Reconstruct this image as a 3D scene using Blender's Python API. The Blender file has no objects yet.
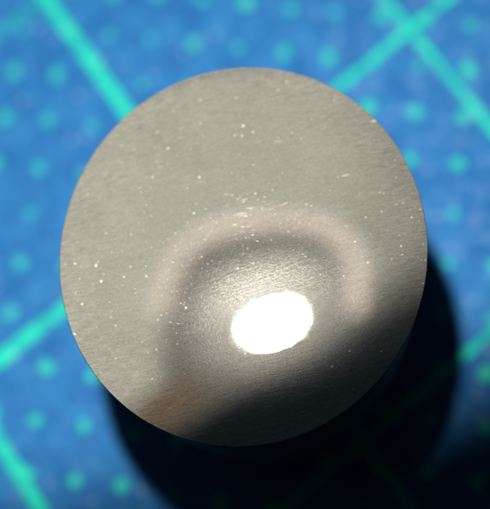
import bpy, bmesh, math, random
from mathutils import Vector, Matrix

random.seed(7)
S = 0.003                       # one grid unit (dot spacing) = 3 mm
scene = bpy.context.scene
C = scene.collection

# layout fitted to image pixels, in grid units: x right, y down the picture, z away from the viewer (0 = mat)
CEN = (5.473, 3.792)            # slug axis
H = 6.079                       # slug height
RA, RB = 2.738, 2.898           # end face stretched oval to fit its image outline

def W(x, y, z=0.0):             # grid units -> metres, slug axis at the origin
    return Vector(((x - CEN[0]) * S, -(y - CEN[1]) * S, -z * S))

def DV(x, y, z):
    return Vector((x, -y, -z))

# ---------------------------------------------------------------- camera
RX = DV(0.98599, -0.14024, 0.09031)       # camera right
DX = DV(0.11577, 0.96513, 0.23477)        # camera down
FX = DV(-0.12009, -0.22102, 0.96785)      # camera forward
cam_d = bpy.data.cameras.new('camera')
cam = bpy.data.objects.new('camera', cam_d)
C.objects.link(cam)
cam_loc = W(7.32676, 7.14838, -20.40472)
m3 = Matrix((RX, -DX, -FX)).transposed()
cam.matrix_world = Matrix.Translation(cam_loc) @ m3.to_4x4()
cam_d.sensor_fit = 'HORIZONTAL'
cam_d.sensor_width = 36.0
cam_d.lens = 36.0 * 1000.0 / 490.0
cam_d.clip_start = 0.002
cam_d.clip_end = 10.0
cam_d.dof.use_dof = True
cam_d.dof.focus_distance = 14.35 * S
cam_d.dof.aperture_fstop = 30.0
scene.camera = cam

# ---------------------------------------------------------------- world
world = bpy.data.worlds.new('World')
scene.world = world
world.use_nodes = True
bg = world.node_tree.nodes['Background']
bg.inputs[0].default_value = (0.45, 0.80, 1.0, 1)
bg.inputs[1].default_value = 0.010

# ---------------------------------------------------------------- lamp light
LAMP = W(4.66370, 2.19842, -22.56770)
N_IN = DV(-0.44442, -0.87248, 0.20315)    # lit side of the plane where the cone ends, standing in for an unseen blocker's shadow
ld = bpy.data.lights.new('lamp_bulb', 'SPOT')
ld.energy = 0.40
ld.color = (1.0, 0.97, 0.90)
ld.shadow_soft_size = 0.28 * S
ld.spot_size = math.radians(166)
ld.spot_blend = 0.17
lamp_light = bpy.data.objects.new('lamp_bulb', ld)
C.objects.link(lamp_light)
down = Vector((0, 0, -1))
d0 = (W(3.2, 6.9) - LAMP)
d0 = (d0 - N_IN * d0.dot(N_IN)).normalized()
BEAM = 80.0
axis = (N_IN * math.sin(math.radians(BEAM)) + d0 * math.cos(math.radians(BEAM))).normalized()
lamp_light.matrix_world = Matrix.Translation(LAMP) @ (-axis).to_track_quat('Z', 'Y').to_matrix().to_4x4()

vs = scene.view_settings
scene.display_settings.display_device = 'sRGB'
vs.view_transform = 'Standard'
vs.look = 'None'
vs.exposure = 0.0
vs.gamma = 1.0
vs.use_curve_mapping = False

# ---------------------------------------------------------------- helpers
class NT:
    def __init__(s, name):
        s.mat = bpy.data.materials.new(name)
        s.mat.use_nodes = True
        s.t = s.mat.node_tree
        s.t.nodes.clear()
        s.out = s.t.nodes.new('ShaderNodeOutputMaterial')
    def n(s, typ, inp=None, **props):
        nd = s.t.nodes.new(typ)
        for k, v in props.items():
            setattr(nd, k, v)
        for k, v in (inp or {}).items():
            s.put(nd.inputs[k], v)
        return nd
    def put(s, sock, v):
        if hasattr(v, 'bl_idname') and hasattr(v, 'outputs'):
            v = v.outputs[0]
        if isinstance(v, bpy.types.NodeSocket):
            s.t.links.new(v, sock)
        else:
            sock.default_value = v
    def m(s, op, a, b=0.0, c=0.0, clamp=False):
        nd = s.t.nodes.new('ShaderNodeMath')
        nd.operation = op
        nd.use_clamp = clamp
        for i, v in enumerate((a, b, c)):
            s.put(nd.inputs[i], v)
        return nd.outputs[0]
    def ss(s, v, a, b, lo=0.0, hi=1.0):
        nd = s.n('ShaderNodeMapRange', {'Value': v, 'From Min': a, 'From Max': b, 'To Min': lo, 'To Max': hi},
                 interpolation_type='SMOOTHSTEP')
        return nd.outputs[0]
    def mix(s, f, a, b):
        nd = s.n('ShaderNodeMix', data_type='RGBA')
        s.put(nd.inputs[0], f)
        s.put(nd.inputs[6], a)
        s.put(nd.inputs[7], b)
        return nd.outputs[2]
    def noise(s, vec, scale, detail=2.0, rough=0.5):
        return s.n('ShaderNodeTexNoise', {'Vector': vec, 'Scale': scale, 'Detail': detail, 'Roughness': rough}).outputs[0]

def obj(name, bm, mat, parent=None, smooth=False):
    me = bpy.data.meshes.new(name)
    bm.normal_update()
    bm.to_mesh(me)
    bm.free()
    for p in me.polygons:
        p.use_smooth = smooth
    o = bpy.data.objects.new(name, me)
    if mat:
        me.materials.append(mat)
    C.objects.link(o)
    if parent:
        o.parent = parent
    return o

def tag(o, label=None, cat=None, group=None, kind=None):
    for k, v in (('label', label), ('category', cat), ('group', group), ('kind', kind)):
        if v:
            o[k] = v
    return o

def empty(name, loc):
    o = bpy.data.objects.new(name, None)
    o.location = loc
    o.empty_display_size = 0.002
    C.objects.link(o)
    return o

# ---------------------------------------------------------------- materials
def mat_mat():
    g = NT('blue_mat_vinyl')
    co = g.n('ShaderNodeTexCoord').outputs['Object']
    sp = g.n('ShaderNodeSeparateXYZ', {0: co})
    x = g.m('MULTIPLY_ADD', sp.outputs[0], 1 / S, CEN[0])
    y = g.m('MULTIPLY_ADD', sp.outputs[1], -1 / (S * 1.080), CEN[1] / 1.080)
    uv = g.n('ShaderNodeCombineXYZ', {0: x, 1: y, 2: 0.0})
    # wobble of the print
    wob = g.n('ShaderNodeTexNoise', {'Vector': uv, 'Scale': 0.9, 'Detail': 2.0})
    ws = g.n('ShaderNodeSeparateColor', {0: wob.outputs['Color']})
    xw = g.m('MULTIPLY_ADD', g.m('SUBTRACT', ws.outputs[0], 0.5), 0.16, x)
    yw = g.m('MULTIPLY_ADD', g.m('SUBTRACT', ws.outputs[1], 0.5), 0.16, y)
    fx = g.m('SUBTRACT', xw, g.m('ROUND', xw))
    fy = g.m('SUBTRACT', yw, g.m('ROUND', yw))
    dd = g.m('SQRT', g.m('ADD', g.m('MULTIPLY', fx, fx), g.m('MULTIPLY', fy, fy)))
    cell = g.n('ShaderNodeCombineXYZ', {0: g.m('ROUND', xw), 1: g.m('ROUND', yw), 2: 3.0})
    rnd = g.n('ShaderNodeTexWhiteNoise', {'Vector': cell}, noise_dimensions='3D').outputs[0]
    rad = g.m('ADD', g.m('MULTIPLY_ADD', rnd, 0.07, 0.075), g.m('MULTIPLY', g.m('SUBTRACT', g.noise(uv, 5.0, 2.0), 0.5), 0.16))
    dot = g.ss(g.m('SUBTRACT', dd, rad), -0.03, 0.05, 1.0, 0.0)
    dot = g.m('MULTIPLY', dot, g.m('MULTIPLY', g.ss(g.m('ADD', x, g.m('MULTIPLY', y, 0.5)), -2.0, 9.0, 0.70, 1.0), g.m('MULTIPLY_ADD', rnd, 0.3, 0.7)))
    hw = g.m('MULTIPLY_ADD', g.ss(x, -1.0, 7.0, 1.0, 0.0), 0.08, g.m('MULTIPLY_ADD', g.noise(uv, 1.6, 4.0, 0.7), 0.22, 0.025))
    def lines(v, off):
        a = g.m('DIVIDE', g.m('SUBTRACT', v, off), 8.32)
        f = g.m('ABSOLUTE', g.m('SUBTRACT', a, g.m('ROUND', a)))
        return g.ss(g.m('MULTIPLY', f, 8.32), g.m('MULTIPLY', hw, 0.75), hw, 1.0, 0.0)
    l1 = lines(g.m('SUBTRACT', x, y), 2.12)
    l2 = lines(g.m('ADD', x, y), 4.93)
    l2 = g.m('MULTIPLY', l2, g.ss(g.m('ADD', x, y), -1.0, 1.0, 0.25, 1.0))
    line = g.m('MAXIMUM', l1, l2)
    wear = g.ss(g.noise(uv, 1.9, 4.0, 0.7), 0.34, 0.60, 0.50, 1.0)
    line = g.m('MULTIPLY', line, wear)
    # base colour: blotchy blue vinyl
    n1 = g.noise(uv, 1.6, 5.0, 0.7)
    n2 = g.noise(uv, 5.5, 4.0, 0.7)
    base = g.mix(g.ss(n1, 0.3, 0.7), (0.004, 0.078, 0.250, 1), (0.018, 0.145, 0.350, 1))
    base = g.mix(g.ss(n2, 0.50, 0.72, 0.0, 0.55), base, (0.085, 0.19, 0.40, 1))
    n3 = g.noise(uv, 3.2, 3.0, 0.6)
    base = g.mix(g.m('MULTIPLY', g.ss(n3, 0.52, 0.70, 0.0, 0.5), g.ss(x, 4.0, 8.0)), base, (0.13, 0.20, 0.38, 1))
    base = g.mix(dot, base, (0.022, 0.46, 0.33, 1))
    base = g.mix(line, base, (0.008, 0.53, 0.34, 1))
    # grey dust and lint
    vo = g.n('ShaderNodeTexVoronoi', {'Vector': uv, 'Scale': 3.2, 'Randomness': 1.0})
    vsel = g.n('ShaderNodeSeparateColor', {0: vo.outputs['Color']})
    dust = g.m('MULTIPLY', g.ss(vo.outputs['Distance'], 0.08, 0.24, 1.0, 0.0), g.ss(vsel.outputs[0], 0.74, 0.80))
    base = g.mix(g.m('MULTIPLY', dust, 0.40), base, (0.42, 0.46, 0.56, 1))
    bump_h = g.m('ADD', g.noise(uv, 9.0, 4.0, 0.7), g.m('MULTIPLY', line, 0.15))
    bump = g.n('ShaderNodeBump', {'Strength': 0.35, 'Distance': 0.0003, 'Height': bump_h})
    p = g.n('ShaderNodeBsdfPrincipled', {'Base Color': base, 'Roughness': 0.62, 'Normal': bump})
    p.inputs['Specular IOR Level'].default_value = 0.12
    g.put(g.out.inputs[0], p)
    return g.mat

def face_mat():
    g = NT('ground_steel_face')
    co = g.n('ShaderNodeTexCoord').outputs['Object']
    uv = g.n('ShaderNodeVectorMath', {0: co, 1: (1 / S, 1 / S, 1 / S)}, operation='MULTIPLY').outputs[0]
    # grinding lines run almost level, rising a little to the right, gently bent
    wob = g.n('ShaderNodeTexNoise', {'Vector': uv, 'Scale': 0.28, 'Detail': 1.0}).outputs['Color']
    wv = g.n('ShaderNodeVectorMath', {0: wob, 1: (0.5, 0.5, 0.5)}, operation='SUBTRACT').outputs[0]
    wv = g.n('ShaderNodeVectorMath', {0: wv, 1: (0.0, 0.8, 0.0)}, operation='MULTIPLY').outputs[0]
    uvw = g.n('ShaderNodeVectorMath', {0: uv, 1: wv}, operation='ADD').outputs[0]
    rot = g.n('ShaderNodeMapping', {'Vector': uvw, 'Rotation': (0, 0, math.radians(-22)), 'Scale': (1.0, 1.0, 1.0)})
    s1 = g.n('ShaderNodeMapping', {'Vector': rot.outputs[0], 'Scale': (1.6, 26.0, 1.0)}).outputs[0]
    s2 = g.n('ShaderNodeMapping', {'Vector': rot.outputs[0], 'Scale': (5.0, 44.0, 1.0)}).outputs[0]
    streak = g.noise(s1, 1.0, 3.0, 0.6)
    streak2 = g.noise(s2, 1.0, 2.0, 0.6)
    cloud = g.noise(uv, 1.1, 4.0, 0.6)
    gv = g.n('ShaderNodeTexVoronoi', {'Vector': uv, 'Scale': 64.0, 'Randomness': 1.0})
    gvc = g.n('ShaderNodeSeparateColor', {0: gv.outputs['Color']})
    grain = g.m('MULTIPLY_ADD', g.m('SUBTRACT', gvc.outputs[0], 0.5), 0.35, g.noise(uv, 85.0, 2.0, 0.6))
    grainc = g.ss(grain, 0.30, 0.72)
    # long lighter scratches, sparse
    v = g.n('ShaderNodeTexVoronoi', {'Vector': g.n('ShaderNodeMapping', {'Vector': rot.outputs[0], 'Scale': (1.6, 9.0, 1.0)}).outputs[0], 'Scale': 1.0, 'Randomness': 1.0})
    vc = g.n('ShaderNodeSeparateColor', {0: v.outputs['Color']})
    scr = g.m('MULTIPLY', g.ss(v.outputs['Distance'], 0.05, 0.17, 1.0, 0.0), g.ss(vc.outputs[0], 0.80, 0.84))
    scr = g.m('MULTIPLY', scr, g.ss(g.noise(uv, 2.5, 2.0), 0.42, 0.6))
    # pale flecks of dust and pits
    def flecks(scale, thr, size, seed):
        mp = g.n('ShaderNodeMapping', {'Vector': uv, 'Location': (seed, seed * 2.1, 0)}).outputs[0]
        vv = g.n('ShaderNodeTexVoronoi', {'Vector': mp, 'Scale': scale, 'Randomness': 1.0})
        cc = g.n('ShaderNodeSeparateColor', {0: vv.outputs['Color']})
        sz = g.m('MULTIPLY', size, g.m('MULTIPLY_ADD', cc.outputs[1], 0.8, 0.45))
        return g.m('MULTIPLY', g.m('MULTIPLY', g.ss(g.m('SUBTRACT', vv.outputs['Distance'], sz), -0.05, 0.05, 1.0, 0.0),
                                   g.ss(cc.outputs[0], thr, thr + 0.01)), g.m('MULTIPLY_ADD', cc.outputs[2], 0.8, 0.2))
    f1 = flecks(9.0, 0.86, 0.16, 3.0)
    f2 = flecks(17.0, 0.90, 0.24, 9.0)
    dens = g.ss(g.noise(uv, 0.9, 2.0), 0.40, 0.62, 0.25, 1.0)
    fl = g.m('MULTIPLY', g.m('MAXIMUM', f1, g.m('MULTIPLY', f2, 0.6)), dens)
    # colour
    tone = g.m('ADD', g.m('MULTIPLY', g.m('SUBTRACT', streak, 0.5), 0.26), g.m('MULTIPLY', g.m('SUBTRACT', streak2, 0.5), 0.26))
    tone = g.m('ADD', tone, g.m('MULTIPLY', g.m('SUBTRACT', grainc, 0.5), 0.24))
    tone = g.m('ADD', tone, g.m('MULTIPLY', g.m('SUBTRACT', cloud, 0.5), 0.24))
    rr = g.n('ShaderNodeVectorMath', {0: g.n('ShaderNodeVectorMath', {0: uv, 1: (1, 1, 0)}, operation='MULTIPLY').outputs[0]}, operation='LENGTH').outputs['Value']
    tone = g.m('ADD', tone, g.m('MULTIPLY', g.m('MULTIPLY', g.m('SUBTRACT', streak2, 0.48), 0.75), g.ss(rr, 1.5, 2.8)))
    k = g.m('ADD', 1.0, tone)
    colb = g.n('ShaderNodeVectorMath', {0: (0.95, 0.925, 0.85), 1: g.n('ShaderNodeCombineXYZ', {0: k, 1: k, 2: k}).outputs[0]}, operation='MULTIPLY').outputs[0]
    hgt = g.m('ADD', g.m('MULTIPLY', streak, 0.25), g.m('ADD', g.m('MULTIPLY', grain, 0.7), g.m('MULTIPLY', streak2, 0.2)))
    bmp = g.n('ShaderNodeBump', {'Strength': 0.006, 'Distance': 0.0001, 'Height': hgt}).outputs[0]
    bmp2 = g.n('ShaderNodeBump', {'Strength': 0.06, 'Distance': 0.0001, 'Height': hgt}).outputs[0]
    tan = g.n('ShaderNodeCombineXYZ', {0: math.cos(math.radians(-62)), 1: math.sin(math.radians(-62)), 2: 0.0}).outputs[0]
    sharp = g.n('ShaderNodeBsdfAnisotropic', {'Color': colb, 'Roughness': 0.052, 'Anisotropy': ANIS, 'Tangent': tan, 'Normal': bmp}, distribution='BECKMANN')
    mid = g.n('ShaderNodeBsdfAnisotropic', {'Color': colb, 'Roughness': 0.25, 'Normal': bmp2}, distribution='GGX')
    broad = g.n('ShaderNodeBsdfAnisotropic', {'Color': colb, 'Roughness': 0.72, 'Normal': bmp2}, distribution='GGX')
    dif = g.n('ShaderNodeBsdfDiffuse', {'Color': (0.85, 0.80, 0.70, 1)})
    black = g.n('ShaderNodeBsdfDiffuse', {'Color': (0.02, 0.02, 0.02, 1)})
    halo = g.n('ShaderNodeBsdfAnisotropic', {'Color': colb, 'Roughness': 0.135, 'Anisotropy': 0.5, 'Tangent': tan, 'Normal': bmp2}, distribution='BECKMANN')
    a = g.n('ShaderNodeMixShader', {0: 0.0032, 1: sharp, 2: halo})
    a = g.n('ShaderNodeMixShader', {0: W_MID, 1: a, 2: mid})
    b = g.n('ShaderNodeMixShader', {0: W_BROAD, 1: a, 2: broad})
    c = g.n('ShaderNodeMixShader', {0: 0.03, 1: b, 2: black})
    lit = g.m('MINIMUM', g.m('ADD', g.m('MULTIPLY', fl, 0.36), g.m('MULTIPLY', scr, 0.16)), 0.6)
    d = g.n('ShaderNodeMixShader', {0: lit, 1: c, 2: dif})
    g.put(g.out.inputs[0], d)
    return g.mat

def steel_side():
    g = NT('turned_steel_side')
    co = g.n('ShaderNodeTexCoord').outputs['Object']
    uv = g.n('ShaderNodeMapping', {'Vector': co, 'Scale': (60.0, 60.0, 9000.0)}).outputs[0]
    n = g.noise(uv, 1.0, 3.0)
    col = g.mix(g.ss(n, 0.3, 0.7), (0.40, 0.38, 0.33, 1), (0.58, 0.55, 0.48, 1))
    bmp = g.n('ShaderNodeBump', {'Strength': 0.2, 'Distance': 0.00005, 'Height': n}).outputs[0]
    p = g.n('ShaderNodeBsdfPrincipled', {'Base Color': col, 'Metallic': 1.0, 'Roughness': 0.42, 'Normal': bmp})
    g.put(g.out.inputs[0], p)
    return g.mat

def simple(name, col, rough=0.5, metal=0.0, emit=None, estr=0.0, scale=600.0):
    g = NT(name)
    co = g.n('ShaderNodeTexCoord').outputs['Object']
    n = g.noise(co, scale, 3.0)
    c = g.mix(n, tuple(v * 0.88 for v in col) + (1,), tuple(min(1, v * 1.12) for v in col) + (1,))
    p = g.n('ShaderNodeBsdfPrincipled', {'Base Color': c, 'Metallic': metal, 'Roughness': rough})
    if emit:                    # emission alone, for the added pieces reflected in the face
        e = g.n('ShaderNodeEmission', {'Color': emit + (1,), 'Strength': g.m('MULTIPLY', g.m('MULTIPLY_ADD', n, 0.5, 0.75), estr)})
        g.put(g.out.inputs[0], e)
        return g.mat
    g.put(g.out.inputs[0], p)
    return g.mat

ANIS = 0.66
W_MID = 0.0012
W_BROAD = 0.020
M_MAT = mat_mat()
M_FACE = face_mat()
M_SIDE = steel_side()
M_TABLE = simple('dark_tabletop', (0.06, 0.05, 0.045), 0.6, scale=40.0)
M_DUST = simple('pale_lint', (0.33, 0.32, 0.29), 0.5, scale=3000.0)

# ---------------------------------------------------------------- setting
MAT_T = 0.003
bm = bmesh.new()
bmesh.ops.create_grid(bm, x_segments=1, y_segments=1, size=1.5)
for v in bm.verts:
    v.co.z = -MAT_T - 0.0002
tag(obj('tabletop', bm, M_TABLE), kind='structure')

bm = bmesh.new()
hx, hy, r = 0.225, 0.15, 0.006
ring = []
for cx, cy, a0 in ((hx - r, hy - r, 0), (-hx + r, hy - r, 90), (-hx + r, -hy + r, 180), (hx - r, -hy + r, 270)):
    for i in range(9):
        a = math.radians(a0 + i * 90 / 8)
        ring.append((cx + r * math.cos(a), cy + r * math.sin(a)))
bot = [bm.verts.new((x, y, -MAT_T)) for x, y in ring]
top = [bm.verts.new((x, y, 0)) for x, y in ring]
bm.faces.new(top)
bm.faces.new(list(reversed(bot)))
for i in range(len(ring)):
    j = (i + 1) % len(ring)
    bm.faces.new((bot[i], bot[j], top[j], top[i]))
tag(obj('cutting_mat', bm, M_MAT), 'blue cutting mat printed with turquoise dots and diagonal lines, under the steel slug', 'cutting mat')

# ---------------------------------------------------------------- steel slug
slug = tag(empty('metal_slug', (0, 0, 0)), 'grey steel cylinder standing on end with a ground, dusty, slightly scratched face', 'metal slug')
SEG = 720
nr = random.Random(3)
NICK = [nr.uniform(-0.7, 0.7) * (3.0 if nr.random() < 0.03 else 1.0) for _ in range(SEG)]
TH = 0.018
def loop(bm, k, z, wob=0.0):
    out = []
    for i in range(SEG):
        a = 2 * math.pi * i / SEG
        w = 1 + wob * (0.5 * math.sin(5 * a + 1) + 0.3 * math.sin(23 * a) + 0.3 * math.sin(61 * a + 2) + NICK[i])
        X, Y = (RA + k) * w * math.cos(a), (RB + k) * w * math.sin(a)
        px = X * math.cos(TH) - Y * math.sin(TH)
        py = X * math.sin(TH) + Y * math.cos(TH)
        out.append(bm.verts.new((px * S, -py * S, z * S)))
    return out
bm = bmesh.new()
prof = [(-0.06, 0.02), (-0.02, 0.05), (0.0, 0.12), (0.0, 2.0), (0.0, 4.0), (0.0, H - 0.016), (-0.004, H - 0.005), (-0.011, H)]
loops = [loop(bm, k, z, 0.0010 if z > H - 0.02 else 0.0) for k, z in prof]
for A, B in zip(loops, loops[1:]):
    for i in range(SEG):
        j = (i + 1) % SEG
        bm.faces.new((A[i], B[i], B[j], A[j]))
bm.faces.new(loops[0])
bmesh.ops.recalc_face_normals(bm, faces=bm.faces)
obj('body', bm, M_SIDE, slug, smooth=True)
bm = bmesh.new()
f = bm.faces.new(loop(bm, -0.011, H, 0.0010))
bm.normal_update()
if f.normal.z < 0:
    f.normal_flip()
obj('end_face', bm, M_FACE, slug)

# ---------------------------------------------------------------- specks of dust lying on the face
def on_face(px, py):            # picture position -> point on the end face, used to place every speck by image pixels
    d = RX * ((px - 245) / 1000) + DX * ((py - 254.5) / 1000) + FX
    t = (H * S - cam_loc.z) / d.z
    return cam_loc + d * t
bm = bmesh.new()
def speck(p, r, st=1.0, a=0.0):
    vs_ = []
    n = 7
    for i in range(n):
        t = 2 * math.pi * i / n
        q = r * random.uniform(0.7, 1.25)
        x, y = q * st * math.cos(t), q * math.sin(t)
        vs_.append(bm.verts.new(p + Vector((x * math.cos(a) - y * math.sin(a), x * math.sin(a) + y * math.cos(a), random.uniform(0.05, 0.3) * r))))
    tp = bm.verts.new(p + Vector((0, 0, r * 0.7)))
    bt = [bm.verts.new(Vector((v.co.x, v.co.y, H * S + 2e-6))) for v in vs_]
    for i in range(n):
        j = (i + 1) % n
        bm.faces.new((vs_[i], vs_[j], tp))
        bm.faces.new((bt[i], bt[j], vs_[j], vs_[i]))
P1 = 0.0143 * S                  # one photo pixel on the face
for px, py, r, st, a in ((292, 133, 1.3, 1.0, 0), (246, 216, 1.3, 1.6, .3), (251, 215, 1.0, 1, 0), (235, 225, .7, 4.5, .15), (243, 227, .6, 6, .2),
                         (262, 208, .6, 4, .25), (253, 235, .8, 3, .3), (246, 238, .9, 1.5, 0), (244, 201, .8, 1.6, .8), (240, 196, .6, 2, -.6),
                         (176, 251, 1.0, 1, 0), (191, 277, .8, 1, 0), (194, 258, .7, 1, 0), (205, 240, .9, 1.4, .5), (148, 353, 1.1, 1, 0), (189, 298, .8, 1, 0),
                         (158, 320, .8, 2.5, .3), (170, 322, .9, 1.6, -.5), (175, 246, .8, 1.6, .5), (146, 266, .9, 1.6, .6), (229, 283, .8, 1, 0),
                         (184, 296, .6, 1, 0), (202, 268, .7, 1, 0), (220, 262, .8, 1, 0), (232, 270, .7, 1, 0), (250, 262, .8, 1, 0), (262, 266, .7, 1, 0), (243, 254, .8, 1, 0),
                         (216, 286, .7, 1, 0), (289, 273, .9, 1, 0), (276, 260, .6, 1, 0), (322, 86, .8, 1, 0), (334, 100, .7, 1.8, .3), (150, 187, .7, 1.5, .2), (141, 192, .7, 1.5, .2),
                         (271, 240, .8, 1, 0), (330, 262, .7, 1, 0), (338, 268, .6, 1, 0), (310, 224, .8, 1, 0), (232, 195, .5, 4, .2), (275, 214, .5, 5, .2)):
    speck(on_face(px, py), r * 0.62 * P1, st * 1.1, a)
for i in range(340):
    u, v = random.gauss(0, 1), random.gauss(0, 1)
    px, py = 225 + 62 * u, 268 + 48 * v
    if ((px - 244) / 180) ** 2 + ((py - 256) / 183) ** 2 > 1 or py > 360 - (px - 270) * 0.5:
        continue
    speck(on_face(px, py), (0.14 + 0.32 * random.random() ** 2) * P1, random.choice((1, 1.3, 2, 3)), random.uniform(-.3, .6))
for i in range(150):
    a, q = random.uniform(0, 6.283), math.sqrt(random.random())
    px, py = 244 + 172 * q * math.cos(a), 250 + 172 * q * math.sin(a)
    if py > 360 - (px - 270) * 0.5:
        continue
    speck(on_face(px, py), (0.14 + 0.32 * random.random() ** 2) * P1, random.choice((1, 1.5, 2, 4)), random.uniform(-.2, .5))
for i in range(34):              # fine fibres in the scuffed patch above the centre, a few stray ones elsewhere
    if i < 22:
        px, py = 246 + random.gauss(0, 11), 214 + random.gauss(0, 12)
    else:
        px, py = random.uniform(110, 370), random.uniform(110, 290)
    speck(on_face(px, py), random.uniform(0.12, 0.24) * P1, random.uniform(9, 24), math.radians(random.gauss(14, 12)))
speck(on_face(74.5, 334), 1.4 * P1, 1.2, 0)  # pale speck in place of the glint on a nick in the edge
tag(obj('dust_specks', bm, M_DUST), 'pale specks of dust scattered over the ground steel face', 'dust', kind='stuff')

# ---------------------------------------------------------------- unseen glowing plates by the lamp, added for reflections in the face
lampT = Matrix.Translation(LAMP) @ Matrix((RX, DX, FX)).transposed().to_4x4()
def L(x, y, z):
    return lampT @ Vector((x * S, y * S, z * S))
lamp = tag(empty('reflection_rig', LAMP), 'unseen glowing plates, added for the grey and pinkish reflections in the steel', 'reflection plates')
def lobj(name, bm, mat, smooth=False):
    o = obj(name, bm, mat, None, smooth)
    o.parent = lamp
    o.matrix_parent_inverse = Matrix.Translation(-LAMP)
    return o
def glow_mat():
    g = NT('graded_glow')
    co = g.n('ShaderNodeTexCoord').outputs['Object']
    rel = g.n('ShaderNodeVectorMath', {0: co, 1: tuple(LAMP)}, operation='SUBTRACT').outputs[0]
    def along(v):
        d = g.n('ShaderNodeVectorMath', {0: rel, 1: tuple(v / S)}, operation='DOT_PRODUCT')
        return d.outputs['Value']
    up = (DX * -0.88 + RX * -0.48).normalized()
    near_edge = g.ss(along(up), -1.7, 0.6, 0.12, 1.0)       # emission fades at the cut edge, softening the reflection's dark boundary
    side = g.ss(along(RX), 0.5, 8.0, 1.0, 0.30)  # glow weakened to the right so the reflection darkens there
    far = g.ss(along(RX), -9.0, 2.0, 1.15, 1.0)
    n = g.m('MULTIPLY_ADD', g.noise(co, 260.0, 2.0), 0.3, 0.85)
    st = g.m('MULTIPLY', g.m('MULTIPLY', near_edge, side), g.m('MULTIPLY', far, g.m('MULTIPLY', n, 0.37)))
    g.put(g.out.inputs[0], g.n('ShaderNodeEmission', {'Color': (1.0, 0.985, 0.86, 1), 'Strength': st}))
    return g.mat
M_GLOW = glow_mat()
M_ARC = simple('warm_arc_glow', (0.7, 0.5, 0.42), 0.5, emit=(1.0, 0.86, 0.74), estr=0.95)
M_DIM = simple('dim_glow', (0.2, 0.2, 0.19), 0.5, emit=(1.0, 0.93, 0.80), estr=0.10)

def plate(pts, z0, th):
    bm = bmesh.new()
    a = [bm.verts.new(L(x, y, z0)) for x, y in pts]
    b = [bm.verts.new(L(x, y, z0 - th)) for x, y in pts]
    bm.faces.new(a)
    bm.faces.new(list(reversed(b)))
    for i in range(len(pts)):
        j = (i + 1) % len(pts)
        bm.faces.new((a[i], b[i], b[j], a[j]))
    bmesh.ops.recalc_face_normals(bm, faces=bm.faces)
    return bm
edge = [(8.6, -3.1), (4.8, -1.1), (2.1, 0.33), (0.85, 0.95), (-0.7, 1.85), (-2.5, 3.0), (-4.6, 4.3), (-7.0, 5.4)]  # this edge and the arc points below come from image pixels
outer = [(-1.0 + 10.0 * math.cos(math.radians(a)), -2.0 + 8.6 * math.sin(math.radians(a))) for a in range(150, 341, 5)]
lobj('glow_plate', plate(edge + outer, -0.35, 0.3), M_GLOW)  # added plate, glowing as the grey the face reflects, cut where that goes dark
ctrl = [(2.58, -0.35), (2.63, -1.0), (2.62, -1.9), (2.25, -2.85), (1.4, -3.5), (0.4, -3.75), (-0.7, -3.72), (-1.9, -3.55), (-2.9, -3.0), (-3.45, -2.0), (-3.62, -1.2), (-3.7, -0.5)]
def spline(P, n=12):
    out = []
    Q = [P[0]] + P + [P[-1]]
    for k in range(len(P) - 1):
        p0, p1, p2, p3 = Q[k:k + 4]
        for q in range(n):
            t = q / n
            out.append(tuple(0.5 * (2 * p1[d] + (p2[d] - p0[d]) * t + (2 * p0[d] - 5 * p1[d] + 4 * p2[d] - p3[d]) * t * t
                                    + (3 * p1[d] - p0[d] - 3 * p2[d] + p3[d]) * t ** 3) for d in (0, 1)))
    return out + [P[-1]]
arc_path = spline(ctrl)
arc_dir = []
for k in range(len(arc_path)):
    a_, b_ = arc_path[max(0, k - 1)], arc_path[min(len(arc_path) - 1, k + 1)]
    d_ = math.hypot(b_[0] - a_[0], b_[1] - a_[1])
    arc_dir.append(((b_[0] - a_[0]) / d_, (b_[1] - a_[1]) / d_))
dim_outline = arc_path + [(-3.5, 1.6), (-2.6, 2.6), (-1.2, 2.05), (0.85, 0.9)]
lobj('dim_plate', plate(dim_outline, -0.30, 0.04), M_DIM)  # added dim plate for the darker middle of the reflection
bm = bmesh.new()
ringv = []
for k, ((cx, cy), (tx, ty)) in enumerate(zip(arc_path, arc_dir)):
    ringv.append([bm.verts.new(L(cx + 0.19 * math.cos(b) * ty, cy - 0.19 * math.cos(b) * tx, -0.18 + 0.14 * math.sin(b)))
                  for b in [q * math.pi / 6 for q in range(12)]])
for A, B in zip(ringv, ringv[1:]):
    for i in range(12):
        bm.faces.new((A[i], A[(i + 1) % 12], B[(i + 1) % 12], B[i]))
bm.faces.new(ringv[0]); bm.faces.new(ringv[-1])
bmesh.ops.recalc_face_normals(bm, faces=bm.faces)
lobj('glow_arc', bm, M_ARC, True)  # added glowing arc, shaped as the pinkish ring reflected in the face

# added amber blob at the plate's lower edge, glowing for a warm reflected patch
bm = bmesh.new()
bmesh.ops.create_icosphere(bm, subdivisions=3, radius=1.0)
ca, sa = math.cos(math.radians(-32)), math.sin(math.radians(-32))
for v in bm.verts:
    x, y, z = v.co.x * 1.35 * (1 + 0.1 * v.co.y), v.co.y * 0.62, v.co.z * 0.3
    v.co = L(-3.3 + x * ca - y * sa, 2.55 + x * sa + y * ca, -0.15 + z)
lobj('glow_blob', bm, simple('amber_glow', (0.5, 0.3, 0.15), 0.5, emit=(1.0, 0.72, 0.48), estr=0.125), True)
